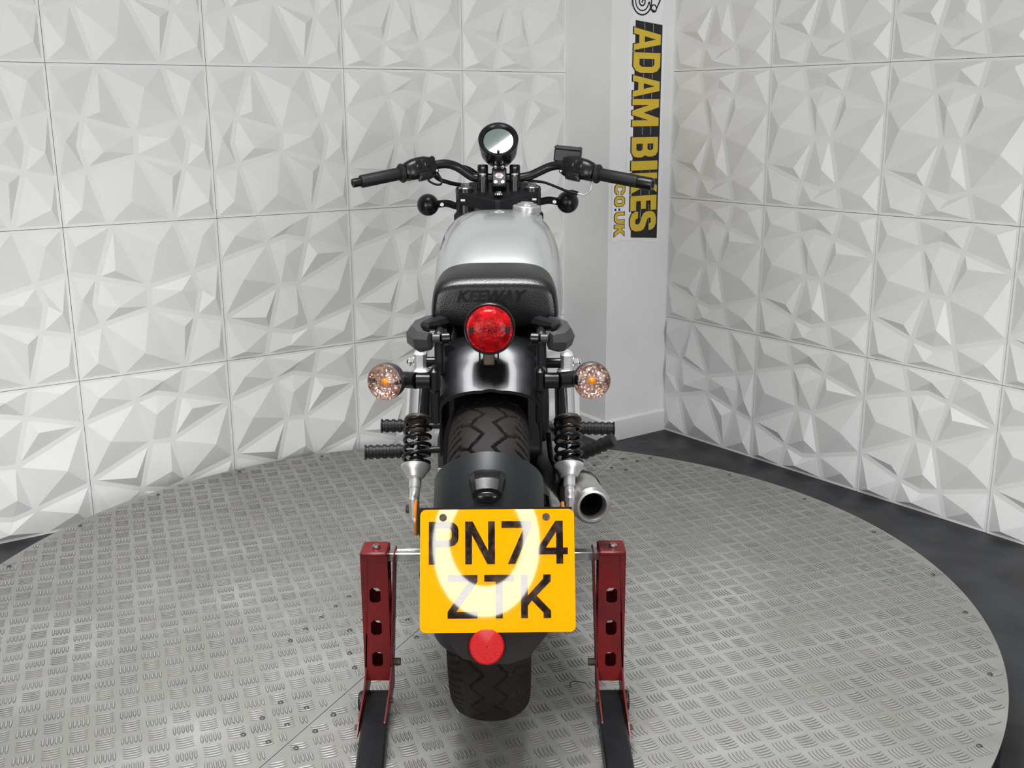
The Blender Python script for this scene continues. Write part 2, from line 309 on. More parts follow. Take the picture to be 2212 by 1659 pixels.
for sgn, ph in ((1, Vector((-.9475, 2.2485, 0)) - TC), (-1, Vector((.436, 2.181, 0)) - TC)):
    g = G(); R = TR; pts = []
    disc = math.sqrt(R * R - off * off); gap = .0009
    foot = sn * (off + sgn * gap); a0 = math.atan2(*(foot + sd * disc)[:2][::-1]); a1 = math.atan2(*(foot - sd * disc)[:2][::-1])
    if sgn > 0:
        while a1 < a0: a1 += 2 * math.pi
    else:
        a0, a1 = a1, a0
        while a1 < a0: a1 += 2 * math.pi
    arc = [(R * math.cos(a0 + (a1 - a0) * i / 110), R * math.sin(a0 + (a1 - a0) * i / 110)) for i in range(111)]
    g.poly([arc], Matrix.Translation((0, 0, HD - .004)), .004)
    sh = g.build('plate_sheet', MT['alu'], tt, 0)
    ph = Vector((ph.x, ph.y, 0)); bars = []
    for i in range(-70, 71):
        for j in range(-70, 71):
            c = ph + ua * (PIT * i) + ub * (PIT * j); along = ub if (i + j) % 2 == 0 else ua; across = ua if (i + j) % 2 == 0 else ub
            for k in range(-2, 3):
                p = c + across * (.0086 * k)
                if all((p + along * e).length < R - .004 for e in (-.0185, .0185)) and all(side(p + along * e) * sgn > .003 for e in (-.0185, .0185)): bars.append((p, along))
    def key(b):
        x, y, d = campx(b[0] + TC); vis = -20 < x < 2232 and y < 1670 and not (770 < x < 1375)
        return d if vis else 99
    bars.sort(key=key); g = G()
    for n_, (p, al) in enumerate(bars):
        ac = Vector((-al.y, al.x, 0))
        if n_ < 150:
            o = link('tread_bar', BARME, sh); o.matrix_local = Matrix(((al.x, ac.x, 0, p.x), (al.y, ac.y, 0, p.y), (0, 0, 1, HD), (0, 0, 0, 1)))
        else: g.add([p + al * x + ac * y + Z * (HD + z) for x, y, z in BV], BF)
    tb = tag(g.build('tread_bars', MT['bar'], sh, 0), kind='stuff'); bar_mats(tb.data)
g = G(); g.lathe([(.0062, 0), (.0058, .0022), (.004, .0036), (.0022, .0038), (.0018, .0026), (.0001, .0026)], (0, 0, 0), (0, 0, 1), 12); SC = g.mesh('screw', MT['screw'])
scr = [(-.503, 2.070), (-.443, 2.048), (-.554, 1.947), (-.4965, 1.921), (-.381, 2.020), (-.529, 2.009), (-.471, 1.982), (-.4085, 1.959), (-.436, 1.898), (-.431, 2.587), (-.457, 2.531), (-.4835, 2.469), (-.5116, 2.407), (-.537, 2.348), (-.364, 2.2175), (-.3855, 2.285), (-.265, 2.4536), (-.234, 2.361),
       (.348, 3.752), (.403, 3.724), (.452, 3.696), (.294, 3.652), (.353, 3.625), (.4016, 3.599), (-.33, 2.11), (-.30, 2.19), (-.19, 2.44), (.21, 3.52), (.27, 3.49), (-.402, 2.40), (-.375, 2.455)]
for a in range(0, 360, 14): scr.append((TC.x + (TR - .035) * math.cos(math.radians(a + 4)), TC.y + (TR - .035) * math.sin(math.radians(a + 4))))
for x, y in scr:
    o = link('screw', SC, tt); o.location = (x - TC.x, y - TC.y, HD)
# ================================================================ MOTORCYCLE (bike frame: x right, y forward from rear axle, z up from the turntable)
BO = Vector((-.042, 2.04, HD))
bike = bpy.data.objects.new('motorcycle', None); COL.objects.link(bike); bike.location = BO
tag(bike, 'black and silver bobber motorcycle seen from behind, held up on the red stand', 'motorcycle')
def at(u, v, yb):
    X = u - 1106; Y = v - 829.5; cr, sr = math.cos(CR), math.sin(CR); X, Y = X * cr + Y * sr, -X * sr + Y * cr
    d = Vector((1, 0, 0)) * (X / CF) + fw - u0 * (Y / CF); t = (BO.y + yb) / d.y
    return d * t + Vector((0, 0, CH)) - BO
def P(name, g, m, parent=bike, ang=35, label=None): return g.build(name, MT[m], parent, ang, label)
AX = Vector((-.003, .01, .351)); WR = .328
# --- rear tyre with carved zigzag grooves
def tyre(R, hw, nphi, nx, groove):
    M = 30; prof = []
    for i in range(nx + 1):
        q = -1 + 2 * i / nx; a = q * math.radians(112)
        x = hw * math.sin(min(max(a, -math.pi / 2), math.pi / 2)) if abs(a) <= math.pi / 2 else math.copysign(hw * (1 - .25 * (abs(a) - math.pi / 2)), a)
        r = R - .052 * (1 - math.cos(a)) ** 1.12
        if abs(a) > math.pi / 2: r = R - .052 - (abs(a) - math.pi / 2) * .13
        prof.append((x, r))
    X, Ph = np.meshgrid([p[0] for p in prof], np.arange(nphi) * 2 * math.pi / nphi); Rr = np.tile([p[1] for p in prof], (nphi, 1))
    if groove:
        pit = 2 * math.pi * R / M; d = np.full(X.shape, 9.0)
        segs = [((.010, 0), (.036, .55)), ((.010, 0), (.034, -.42)), ((.034, -.42), (.058, -.60)), ((.036, .55), (.050, .50)), ((.052, .02), (.0775, .32)), ((.052, .36), (.0775, .66)), ((.054, .70), (.0775, 1.0))]
        for sgn in (1, -1):
            s = (Ph / (2 * math.pi) * M + (0 if sgn > 0 else .5))
            s = s - np.floor(s)
            for (xa, sa), (xb, sb) in segs:
                for k in (-1, 0, 1):
                    px, py = X * sgn - xa, (s + k - sa) * pit; bx, by = xb - xa, (sb - sa) * pit
                    t = np.clip((px * bx + py * by) / (bx * bx + by * by), 0, 1); d = np.minimum(d, np.hypot(px - bx * t, py - by * t))
        Rr = Rr - .0065 * np.clip((.0026 - d) / .0009, 0, 1)
    vs = np.stack([X, Rr * np.cos(Ph), Rr * np.sin(Ph)], -1).reshape(-1, 3); m = nx + 1
    fs = [(i * m + j, i * m + j + 1, ((i + 1) % nphi) * m + j + 1, ((i + 1) % nphi) * m + j) for i in range(nphi) for j in range(nx)]
    g = G(); g.v = [tuple(map(float, p)) for p in vs]; g.f = fs; return g
def shift(g, o): g.v = [tuple(Vector(p) + Vector(o)) for p in g.v]; return g
rw = P('rear_wheel', G().lathe([(.205, -.07), (.20, -.055), (.182, -.05), (.178, 0), (.182, .05), (.20, .055), (.205, .07)], AX, (1, 0, 0), 48), 'satin')
P('tyre', shift(tyre(WR, .078, 1000, 110, True), AX), 'rubber', rw, 50)
g = G(); g.cyl(AX + V(-.07, 0, 0), AX + V(.07, 0, 0), .045, n=24); P('hub', g, 'satin', rw)
for k in range(5):
    a = 2 * math.pi * k / 5; d = V(0, math.cos(a), math.sin(a)); g = G(); g.tube([AX + d * .03, AX + d * .12, AX + d * .185], [.022, .016, .018], 8, sq=(1, 1)); P('spoke', g, 'satin', rw)
FX = V(0, 1.42, .31)
fwh = P('front_wheel', G().lathe([(.212, -.055), (.205, -.045), (.19, -.04), (.186, 0), (.19, .04), (.205, .045), (.212, .055)], FX, (1, 0, 0), 48), 'satin')
P('tyre', shift(tyre(.308, .060, 96, 24, False), FX), 'rubber', fwh, 50)
g = G(); g.cyl(FX + V(-.06, 0, 0), FX + V(.06, 0, 0), .04, n=20); P('hub', g, 'satin', fwh)
for k in range(5):
    a = 2 * math.pi * k / 5; d = V(0, math.cos(a), math.sin(a)); g = G(); g.tube([FX + d * .03, FX + d * .195], [.018, .015], 8); P('spoke', g, 'satin', fwh)
g = G(); g.lathe([(.155, 0), (.155, .005), (.085, .005), (.085, 0), (.155, 0)], FX + V(-.075, 0, 0), (1, 0, 0), 40); P('brake_disc', g, 'steel')
# fork, headlamp, front mudguard
for s in (-1, 1):
    g = G(); g.tube([FX + V(s * .1, 0, 0), V(s * .1, 1.30, .62)], .027, 14); P('fork_leg', g, 'satin')
    g = G(); g.tube([V(s * .1, 1.31, .60), V(s * .098, 1.10, 1.015)], .0205, 14); P('fork_tube', g, 'satin')
g = G()
rr = []
for i in range(15):
    a = math.radians(35 + 110 * i / 14); o = FX + V(0, math.cos(a) * .335, math.sin(a) * .335)
    rr.append([o + V(x, 0, 0) - V(0, math.cos(a), math.sin(a)) * (.05 * abs(x / .07) ** 2.5) for x in np.linspace(-.07, .07, 9)])
g.loft(rr, False, False, False); P('front_mudguard', g, 'gloss')
g = G(); hd = V(0, .97, -.22).normalized(); g.lathe([(.001, -.10), (.05, -.09), (.08, -.05), (.088, 0), (.088, .03), (.082, .032), (.075, .02), (.001, .028)], V(0, 1.24, .90), hd, 32); P('headlamp', g, 'satin')
# --- engine and frame (dark bulk between the pegs)
g = G(); g.box((0, .72, .36), (.24, .40, .24), ch=.03); g.box((.10, .66, .36), (.10, .2, .18), ch=.03); g.box((-.10, .66, .36), (.10, .2, .18), ch=.03); P('crankcase', g, 'dkgrey')
for yy, tilt in ((.60, -.45), (.86, .45)):
    M = Matrix.Rotation(-tilt, 4, 'X'); c = V(0, yy, .57); g = G()
    for k in range(7): g.box(c + M @ V(0, 0, -.08 + k * .024), (.16, .13, .012), M, ch=.004)
    g.box(c, (.12, .10, .2), M); g.box(c + M @ V(0, 0, .10), (.15, .12, .05), M, ch=.012); P('cylinder', g, 'dkgrey')
g = G(); g.box((-.005, .40, .56), (.225, .26, .34), ch=.03); g.box((0, .36, .70), (.20, .30, .14), ch=.03); P('side_cover', g, 'satin')
for s in (-1, 1):
    g = G(); g.tube(crom([V(s * .118, -.05, .322), V(s * .118, .2, .335), V(s * .105, .48, .36)]), .026, 10, sq=(1.2, .75)); P('swingarm', g, 'satin')
    g = G(); g.tube(crom([V(s * .085, .06, .765), V(s * .10, .3, .78), V(s * .09, .7, .76), V(s * .05, 1.0, .86)]), .016, 10); P('frame_rail', g, 'satin')
    g = G(); g.tube(crom([V(s * .10, .3, .77), V(s * .115, .42, .55), V(s * .11, .5, .36)]), .016, 10); P('frame_tube', g, 'satin')
    g = G(); g.tube(crom([V(s * .04, 1.04, .88), V(s * .08, 1.0, .6), V(s * .10, .95, .26), V(s * .1, .7, .2), V(s * .1, .45, .26)]), .016, 10); P('down_tube', g, 'satin')
g = G(); g.cyl(AX + V(-.16, 0, 0), AX + V(.16, 0, 0), .010, n=14); P('axle', g, 'steel')
g = G(); g.lathe([(.082, 0), (.082, .006), (.05, .006), (.05, 0), (.082, 0)], AX + V(-.092, 0, 0), (1, 0, 0), 40); P('sprocket', g, 'steel')
g = G(); g.lathe([(.11, 0), (.11, .005), (.065, .005), (.065, 0), (.11, 0)], AX + V(.092, 0, 0), (1, 0, 0), 40); P('rear_brake_disc', g, 'steel')
g = G(); g.box(AX + V(.10, .08, .06), (.045, .09, .06), ch=.008); P('brake_caliper', g, 'satin')
g = G(); g.tube(crom([at(1185, 935, .12), at(1190, 985, .10), at(1200, 1010, .06), at(1202, 1040, .03)]), [.006] * 18 + [.006], 8); P('brake_hose', g, 'satin')
g = G(); g.box((-.104, .26, .42), (.010, .48, .05), ch=.004); P('chain_guard', g, 'satin')
# --- tank, filler cap
def srect(cx, yb, z0, z1, wb, wt, n=40, e=2.6, skew=0):
    r = []
    for j in range(n):
        a = 2 * math.pi * j / n; ca, sa = math.cos(a), math.sin(a); x = math.copysign(abs(ca) ** (2 / e), ca); z = math.copysign(abs(sa) ** (2 / e), sa); t = (z + 1) / 2
        r.append(V(cx + x * (wb + (wt - wb) * t), yb + skew * t, z0 + (z1 - z0) * t))
    return r
def smooth_rings(keys, k=5):
    A = np.array(keys); C = crom_n(A, k); return C
def crom_n(A, k):
    A = np.vstack([2 * A[0] - A[1], A, 2 * A[-1] - A[-2]]); o = []
    for i in range(1, len(A) - 2):
        for j in range(k):
            t = j / k; a, b, c, d = A[i - 1:i + 3]; o.append(.5 * (2 * b + (c - a) * t + (2 * a - 5 * b + 4 * c - d) * t * t + (3 * b - a - 3 * c + d) * t ** 3))
    o.append(A[-2]); return np.array(o)
TK = crom_n(np.array([  # yb, z0, z1, wb, wt
    (.36, .74, .800, .105, .090), (.39, .72, .850, .138, .120), (.46, .71, .905, .158, .137), (.56, .71, .950, .168, .144), (.68, .72, .977, .172, .143), (.80, .735, .983, .166, .134), (.92, .76, .970, .145, .114), (1.00, .79, .945, .110, .085), (1.03, .82, .915, .07, .05)]), 5)
g = G(); g.loft([srect(.010, r[0], r[1], r[2], r[3], r[4], 56, 3.4) for r in TK]); tank = P('fuel_tank', g, 'silver', ang=60)
for s in (-1, 1):
    c = at(1200 if s > 0 else 948, 522, .63); M = frame(c, (0, 1, .12), (-s * .42, 0, 1)) if s > 0 else frame(c, (0, -1, -.12), (.42, 0, 1))
    g = G(); g.poly([[(-.04, -.014), (.025, -.018), (.045, .0), (.03, .016), (-.03, .013)]], M @ Matrix.Translation((0, 0, -.018)), .010); P('tank_badge', g, 'dkgrey', tank)
cp = at(1138, 455, .80); cd = V(.05, -.03, 1).normalized(); ob = cp - cd * .015
g = G(); g.lathe([(.045, -.012), (.040, .004), (.034, .006), (.034, .011)], ob, cd, 40); P('filler_neck', g, 'silver', tank)
g = G(); g.lathe([(.036, .011), (.0375, .013), (.0375, .026), (.035, .0285), (.026, .0295), (.0255, .033), (.018, .034), (.017, .037), (.001, .0375)], ob, cd, 40, True, True); P('filler_cap', g, 'muff', tank)
# --- seat
ST = crom_n(np.array([  # yb, z0, z1, wb, wt, skew
    (.092, .822, .884, .112, .106), (.0945, .813, .895, .126, .115), (.102, .807, .903, .132, .120), (.120, .803, .911, .135, .122), (.17, .80, .920, .137, .119), (.23, .795, .922, .138, .114), (.275, .79, .912, .136, .104), (.31, .785, .885, .135, .095)]), 4)
g = G(); g.loft([srect(.008, r[0], r[1], r[2], r[3], r[4], 56, 4.2, .0) for r in ST]); seat = P('seat', g, 'leather', ang=70)
g = G(); rr = [srect(.008, y, .775, z, .130, .11, 40, 3.5) for y, z in ((.31, .87), (.33, .835), (.38, .822), (.44, .826))]; g.loft(rr); P('rider_cushion', g, 'leather', seat, 60)
def on_seat(u, v): return at(u, v, .112)
g = G(); sp_ = [at(a, b, y) for a, b, y in ((950, 609.5, .118), (975, 611, .112), (1030, 609, .108), (1100, 609.5, .108), (1160, 611, .112), (1176, 609, .118))]
g.tube(crom(sp_, 6), .0016, 6); P('seam_piping', g, 'leather', seat, 0)
g = G(); sp_ = [at(a, b, y) for a, b, y in ((962, 594, .16), (975, 597, .14), (1050, 593.5, .145), (1110, 596, .14), (1150, 597, .142), (1160, 594, .155))]
g.tube(crom(sp_, 6), .0011, 6); P('top_seam', g, 'leather', seat, 0)
tc = bpy.data.curves.new('raised_lettering', 'FONT'); tc.body = 'KEEWAY'; tc.size = .032; tc.shear = .28; tc.extrude = .0018; tc.offset = .0012; tc.align_x = 'CENTER'; tc.space_character = 1.05
to = bpy.data.objects.new('raised_lettering_curve', tc); COL.objects.link(to); dg = bpy.context.evaluated_depsgraph_get()
tme = bpy.data.meshes.new_from_object(to.evaluated_get(dg)); bpy.data.objects.remove(to); tme.materials.clear(); tme.materials.append(MT['satin'])
lt = link('raised_lettering', tme, seat); pc = at(1057, 640, .088)
lt.matrix_local = Matrix.Translation((pc.x, .0908, pc.z - .011)) @ Matrix.Rotation(math.radians(90), 4, 'X') @ Matrix.Scale(1.02, 4, (1, 0, 0))
# --- rear cowl fender over the tyre, tail lamp
def arch(cx, yb, zt, hw, drop, r, n=9):
    o = [V(cx - hw, yb, zt - drop), V(cx - hw, yb, zt - drop * .55)]
    o += [V(cx - hw + r - r * math.cos(t), yb, zt - r * .42 + r * .42 * math.sin(t)) for t in np.linspace(0, math.pi / 2, n)]
    o += [V(cx + k * (hw - r), yb, zt + .003 * (1 - k * k)) for k in (-.5, 0, .5)]
    o += [V(cx + hw - r + r * math.cos(t), yb, zt - r * .42 + r * .42 * math.sin(t)) for t in np.linspace(math.pi / 2, 0, n)]
    return o + [V(cx + hw, yb, zt - drop * .55), V(cx + hw, yb, zt - drop)]
FK = crom_n(np.array([(-.036, .711, .100, .13, .084), (-.010, .7305, .101, .145, .085), (.025, .757, .102, .165, .086), (.065, .783, .102, .19, .086), (.12, .797, .102, .2, .085), (.25, .802, .102, .22, .08)]), 5)
outer = [arch(.0, *r) for r in FK]; inner = [[p + V(0, .0, -.006) for p in r] for r in outer]
inner = [[V(p.x * .955, p.y, p.z) for p in r] for r in inner]
g = G(); g.loft(outer, False, False, False); g.loft(inner[::-1], False, False, False); g.loft([outer[0], inner[0]], False, False, False); P('rear_fender', g, 'gloss', ang=60)
tl = at(1057.5, 711, -.02); td = V(0, -1, .06).normalized()
g = G(); g.lathe([(.030, -.055), (.044, -.045), (.0500, -.02), (.0500, .001), (.0485, .003), (.0460, .002), (.0452, -.004)], tl, td, 48, True); lamp = P('tail_lamp', g, 'satin')
g = G(); g.lathe([(.0452, -.004), (.0452, .004), (.0435, .008), (.040, .0085), (.0388, .012), (.030, .0165), (.018, .019), (.001, .0196)], tl, td, 48); P('red_lens', g, 'redlens', lamp, 50)
for s in (-1, 1):
    g = G(); g.cyl(tl + V(s * .0335, 0, 0) + td * .008, tl + V(s * .0335, 0, 0) + td * .0165, .0062, n=14); g.cyl(tl + V(s * .0335, 0, 0) + td * .016, tl + V(s * .0335, 0, 0) + td * .0168, .0035, n=10); P('lens_screw', g, 'hole', lamp)
b0 = at(1056, 772, -.01); g = G(); g.box(b0 + V(0, .012, .0), (.022, .02, .034), ch=.002); P('lamp_bracket', g, 'rust', lamp)
for s in (-1, 1):
    g = G(); g.box(b0 + V(s * .018, .016, .004), (.003, .022, .036)); P('lamp_bracket', g, 'satin', lamp)
# --- side arms, sleeves, indicator stems and indicators
for s in (-1, 1):
    cx = -.002
    u_ = (lambda q: q) if s < 0 else (lambda q: 2118 - q)
    g = G(); A = [at(u_(952), 692, .14), at(u_(925), 699, .09), at(u_(903), 712, .03), at(u_(897), 727, -.01), at(u_(908), 737, -.035), at(u_(930), 737, -.045)]
    g.tube(A, [.014, .016, .020, .0235, .0225, .017], 7, sq=(1.0, .8), roll=.3); P('side_arm', g, 'dkgrey', ang=20)
    g = G(); g.tube([at(u_(962), 694, .12), at(u_(935), 701, .05), at(u_(917), 704, .0)], [.02, .016, .010], 8, sq=(.8, 1)); P('strut_cover', g, 'matte', ang=40)
    q0 = at(u_(934), 731, -.045); g = G(); g.cyl(q0, q0 + V(-s * .015, 0, .0), .0085, n=16, ch=.001); P('arm_sleeve', g, 'dkgrey')
    g = G(); g.cyl(q0 + V(-s * .0155, 0, 0), q0 + V(-s * .033, .004, .0), .0105, n=16, ch=.002); P('fender_bolt', g, 'gloss')
    g = G(); q1 = at(u_(948), 742, .0); g.box(q1 + V(0, .02, -.02), (.018, .05, .09), ch=.005); P('fender_stay', g, 'matte')
    # indicator
    yb = -.055; c = at(831 if s < 0 else 1279, 825.5 if s < 0 else 823, yb); d = V(s * (.30 if s < 0 else .03), -1, .05).normalized(); zs = c.z
    st = at(938 if s < 0 else 1168, 822, yb + .01)
    g = G(); g.box(st + V(0, .012, -.0), (.0215, .045, .05), ch=.007); g.box(st + V(0, .02, -.055), (.019, .016, .075), ch=.004); P('indicator_mount', g, 'satin')
    q = c - d * .020
    g = G(); g.tube([st + V(s * .008, 0, 0), st + V(s * .034, 0, 0)], .0155, 16); g.tube([st + V(s * .0345, 0, 0), V(q.x - s * .030, q.y + .004, q.z)], .0162, 16); P('indicator_stem', g, 'satin')
    g = G(); g.lathe([(.012, -.036), (.026, -.033), (.0345, -.022), (.0355, -.010), (.0355, .0), (.0345, .001), (.0340, -.006)], c, d, 40, True); ind = P('indicator', g, 'dkgrey')
    g = G(); g.lathe([(.0345, -.002), (.0325, -.007), (.024, -.016), (.012, -.020), (.001, -.0205)], c, d, 40); P('reflector_bowl', g, 'reflbowl', ind, 50)
    g = G(); g.lathe([(.0348, .0), (.0348, .003), (.033, .0055), (.024, .0085), (.012, .010), (.001, .0102)], c, d, 40); P('clear_lens', g, 'glass', ind, 60)
    g = G(); g.ball(c - d * .007, .0075, 16, 10); P('bulb', g, 'amber', ind)
    for k in (-1, 1):
        M = axframe(c, d); o = c + M.to_3x3() @ V(k * .024, 0, 0); g = G(); g.cyl(o - d * .012, o + d * .002, .0034, n=12); P('lens_screw', g, 'dkgrey', ind)
# --- twin shocks
def helix(a, b, R, r, turns, n=18, m=8):
    a = Vector(a); b = Vector(b); M = axframe(a, b - a); L = (b - a).length; pts = []
    for i in range(int(turns * n) + 1):
        t = i / n * 2 * math.pi; pts.append(M @ V(R * math.cos(t), R * math.sin(t), L * i / (turns * n)))
    return G().tube(pts, r, m)
for s in (-1, 1):
    lo = V(-.158, .0, .456) if s < 0 else V(.158, 0, .458); hi = V(-.153, .2, .712) if s < 0 else V(.159, .2, .708); D = hi - lo
    def t_(k): return lo + D * k
    d = D.normalized()
    g = G(); g.lathe([(.024, 0), (.0265, .003), (.0265, .100), (.022, .106), (.012, .108)], t_(.60), d, 36, True, True); sh = P('shock_absorber', g, 'chrome')
    g = G(); g.lathe([(.0285, -.002), (.0295, 0), (.0275, .004), (.018, -.001), (.010, -.0005), (.001, .0)], t_(.592), d, 32, True); P('spring_cap', g, 'rust', sh)
    g = helix(t_(.27), t_(.585), .0262, .0043, 5.3); P('spring', g, 'gloss', sh, 60)
    g = G(); g.cyl(t_(.25), t_(.6), .006, n=14); P('damper_rod', g, 'chrome', sh)
    g = G(); g.cyl(t_(.47), t_(.59), .0165, n=18); P('damper_body', g, 'rust', sh); g = G(); g.cyl(t_(.27), t_(.33), .015, n=18); P('bump_stop', g, 'matte', sh)
    g = G(); g.lathe([(.012, -.018), (.0175, -.016), (.024, -.004), (.0305, .004), (.031, .009), (.027, .012), (.012, .012)], t_(.25), d, 32, True, True); P('spring_seat', g, 'alloy', sh)
    g = G(); g.cyl(t_(.13), t_(.215), .0125, n=18, ch=.001); g.cyl(t_(.03), t_(.15), .0105, n=18); P('lower_leg', g, 'alloy', sh)
    g = G(); g.box(t_(.0) + V(0, 0, .004), (.017, .04, .055), ch=.006); P('lower_eye', g, 'alloy', sh)
    g = G(); g.box(t_(1.0) + V(0, -.01, .002), (.026, .045, .056), ch=.006); g.box(t_(.92) + V(s * -.003, -.008, .0), (.033, .04, .03), ch=.005); P('upper_eye', g, 'alloy', sh)
    b = t_(1.0) + V(s * .012, -.01, .006); g = G(); g.cyl(b, b + V(s * .003, 0, 0), .0125, n=18); g.cyl(b + V(s * .003, 0, 0), b + V(s * .011, 0, 0), .0105, n=6); g.ball(b + V(s * .011, 0, 0), .0088, 14, 8); P('dome_nut', g, 'chrome', sh)
    g = G(); g.cyl(t_(1.0) + V(-s * .01, -.01, .004), t_(1.0) + V(-s * .05, -.01, .004), .011, n=14); P('top_mount', g, 'gloss', sh)
    b = t_(0) + V(s * .008, -.004, 0); g = G(); g.cyl(b, b + V(s * .008, 0, 0), .0085, n=6, ch=.001); P('lower_bolt', g, 'rust' if s < 0 else 'steel', sh)
    rc = at(899, 1118, -.06) if s < 0 else at(1216, 1122, -.06)
    g = G(); g.lathe([(.034, 0), (.036, .002), (.035, .006), (.001, .008)], rc - V(s * .004, 0, 0), V(s, 0, .0), 36, True); P('side_reflector', g, 'amberlens')
# --- foot pegs
def peg(tip, root, nr=5):
    tip = Vector(tip); root = Vector(root); d = (root - tip).normalized(); L = (root - tip).length; pr = [(.001, 0), (.0185, .001), (.0185, .004), (.0150, .0055)]
    x = .011; st = (.095 - x) / nr
    for k in range(nr): pr += [(.0150, x), (.0176, x + .001), (.0176, x + st * .55), (.0150, x + st * .58)]; x += st
    pr += [(.014, x), (.001, x)]
    g = G(); g.lathe(pr, tip, d, 24); o = P('foot_peg', g, 'peg', ang=30); g = G(); g.cyl(tip + d * .08, root, .009, n=12); P('peg_mount', g, 'satin', o)
peg(at(787, 977, .45), at(787, 977, .45) + V(.2, .02, 0)); peg(at(823, 920, .65), at(823, 920, .65) + V(.22, 0, 0))
peg(at(1328, 926, .65), at(1328, 926, .65) + V(-.22, 0, .005)); peg(at(1327, 950, .45), at(1262, 985, .47) + V(-.05, .02, -.02))
# --- exhaust
mo = at(1281, 1094, -.015); md = V(-.20, 1, -.06).normalized()
g = G(); g.lathe([(.0255, .06), (.0255, .004), (.0285, -.001), (.033, .000), (.0385, .006), (.0395, .016), (.040, .05), (.043, .09), (.044, .14), (.046, .36), (.040, .40), (.022, .44)], mo, md, 40); mf = P('exhaust_muffler', g, 'muff')
g = G(); g.lathe([(.0254, .02), (.0254, .10), (.001, .10)], mo, md, 28); P('muffler_bore', g, 'hole', mf)
g = G(); g.lathe([(.0455, .10), (.047, .102), (.047, .112), (.0455, .114)], mo, md, 36); P('muffler_band', g, 'satin', mf)
g = G(); g.tube(crom([mo + md * .43, V(.12, .55, .34), V(.13, .8, .27), V(.1, .98, .34), V(.06, .95, .5)]), .019, 14); P('exhaust_pipe', g, 'matte', mf)
# --- hugger with plate lamp
g = G(); rr = []; ri = []
for i in range(15):
    th = math.radians(126 + 62 * i / 14); row = []
    for k in range(25):
        a = math.radians(-90 + 180 * k / 24); row.append(AX + V(.001 + .102 * math.sin(a), math.cos(th) * (.358 - .100 * (1 - math.cos(a)) ** .9), math.sin(th) * (.358 - .100 * (1 - math.cos(a)) ** .9)))
    rr.append(row); ri.append([AX + V((p - AX).x * .97, (p - AX).y * .985, (p - AX).z * .985) for p in row])
g.loft(rr, False, False, False); g.loft(ri[::-1], False, False, False); g.loft([rr[0], ri[0]], False, False, False); hug = P('hugger', g, 'hugger', ang=60)
g = G(); c = at(1053, 1042, -.235)
def lring(y, z, w0, hgt): return [c + V(x * w0, y, z + q * hgt) for x, q in ((-1, -.35), (-1, .35), (-.75, .8), (-.3, 1), (.3, 1), (.75, .8), (1, .35), (1, -.35), (.6, -.8), (-.6, -.8))]
g.loft([lring(.03, .004, .030, .015), lring(-.005, .008, .0325, .016), lring(-.028, .002, .028, .017), lring(-.045, -.008, .025, .013)]); pl_ = P('plate_lamp', g, 'satin', hug, 25)
g = G(); g.ball(c + V(0, -.044, -.012), .02, 18, 10, sc=(1.1, .35, .55)); P('lamp_lens', g, 'gloss', pl_, 60)
g = G(); g.box(c + V(0, -.02, -.03), (.045, .03, .03), ch=.006); P('lamp_bracket', g, 'satin', pl_)
g = G(); q0, q1 = at(962, 1013, -.10), at(951, 1048, -.11); M = frame((q0 + q1) / 2, (1, -.35, .1), (-.25, 0, 1)); g.box((q0 + q1) / 2, (.014, .036, .002), M); P('warning_label', g, 'label')
# --- number plate on its carrier
pc = at(1074.5, 1232, -.555); tilt = math.radians(23); pu = V(0, math.sin(tilt), math.cos(tilt)); PF = frame(pc, (1, 0, .003), pu); W, HH = .2315, .1815
g = G(); g.poly([rrect(-W / 2, -HH / 2, W / 2, HH / 2, .009)], PF @ Matrix.Translation((0, 0, 0)), .0025); plate = P('number_plate', g, 'yellow', ang=20)
MM = .2315 / .229 / 1000
PLT = {'P': [[(0, 0), (10, 0), (10, 26), (30, 26), (38, 28.5), (42.5, 33), (44, 39), (44, 51), (42.5, 57), (38, 61.5), (30, 64), (0, 64)], [(10, 36), (10, 54), (28, 54), (32.5, 52.5), (34, 49), (34, 41), (32.5, 37.5), (28, 36)]],
 'N': [[(0, 0), (10, 0), (10, 44), (33, 0), (44, 0), (44, 64), (34, 64), (34, 20), (11, 64), (0, 64)]], '7': [[(9, 0), (20, 0), (44, 54), (44, 64), (0, 64), (0, 54), (33, 54)]],
 '4': [[(27, 0), (37, 0), (37, 14), (44, 14), (44, 24), (37, 24), (37, 64), (26, 64), (0, 24), (0, 14), (27, 14)], [(27, 24), (11.5, 24), (27, 48)]], 'Z': [[(0, 0), (44, 0), (44, 10), (13, 10), (44, 54), (44, 64), (0, 64), (0, 54), (31, 54), (0, 10)]],
 'T': [[(17, 0), (27, 0), (27, 54), (44, 54), (44, 64), (0, 64), (0, 54), (17, 54)]], 'K': [[(0, 0), (10, 0), (10, 18), (16, 26), (33, 8), (33, 0), (44, 0), (44, 11), (23, 33), (44, 54), (44, 64), (33, 64), (33, 58), (10, 33), (10, 64), (0, 64)]]}
for row, x0, yb_ in (('PN74', 13, 99.5), ('ZTK', 41, 21)):
    for k, ch in enumerate(row):
        g = G(); g.poly([[((x0 + 54 * k + x - 114.5) * MM, (yb_ + y * .985 - 90.5) * MM) for x, y in l] for l in PLT[ch]], PF @ Matrix.Translation((0, 0, .0025)), .0005); P('plate_letter', g, 'letter', plate, 0)
for x in (34, 187.5):
    o = PF @ V((x - 114.5) * MM, (168.5 - 90.5) * MM, .0025); n_ = PF.to_3x3() @ V(0, 0, 1); g = G(); g.lathe([(.0058, 0), (.0055, .0012), (.004, .0018), (.001, .0020)], o, n_, 18); g.box(o + n_ * .002, (.007, .0012, .0006), PF.to_3x3().to_4x4()); P('plate_screw', g, 'rust', plate)
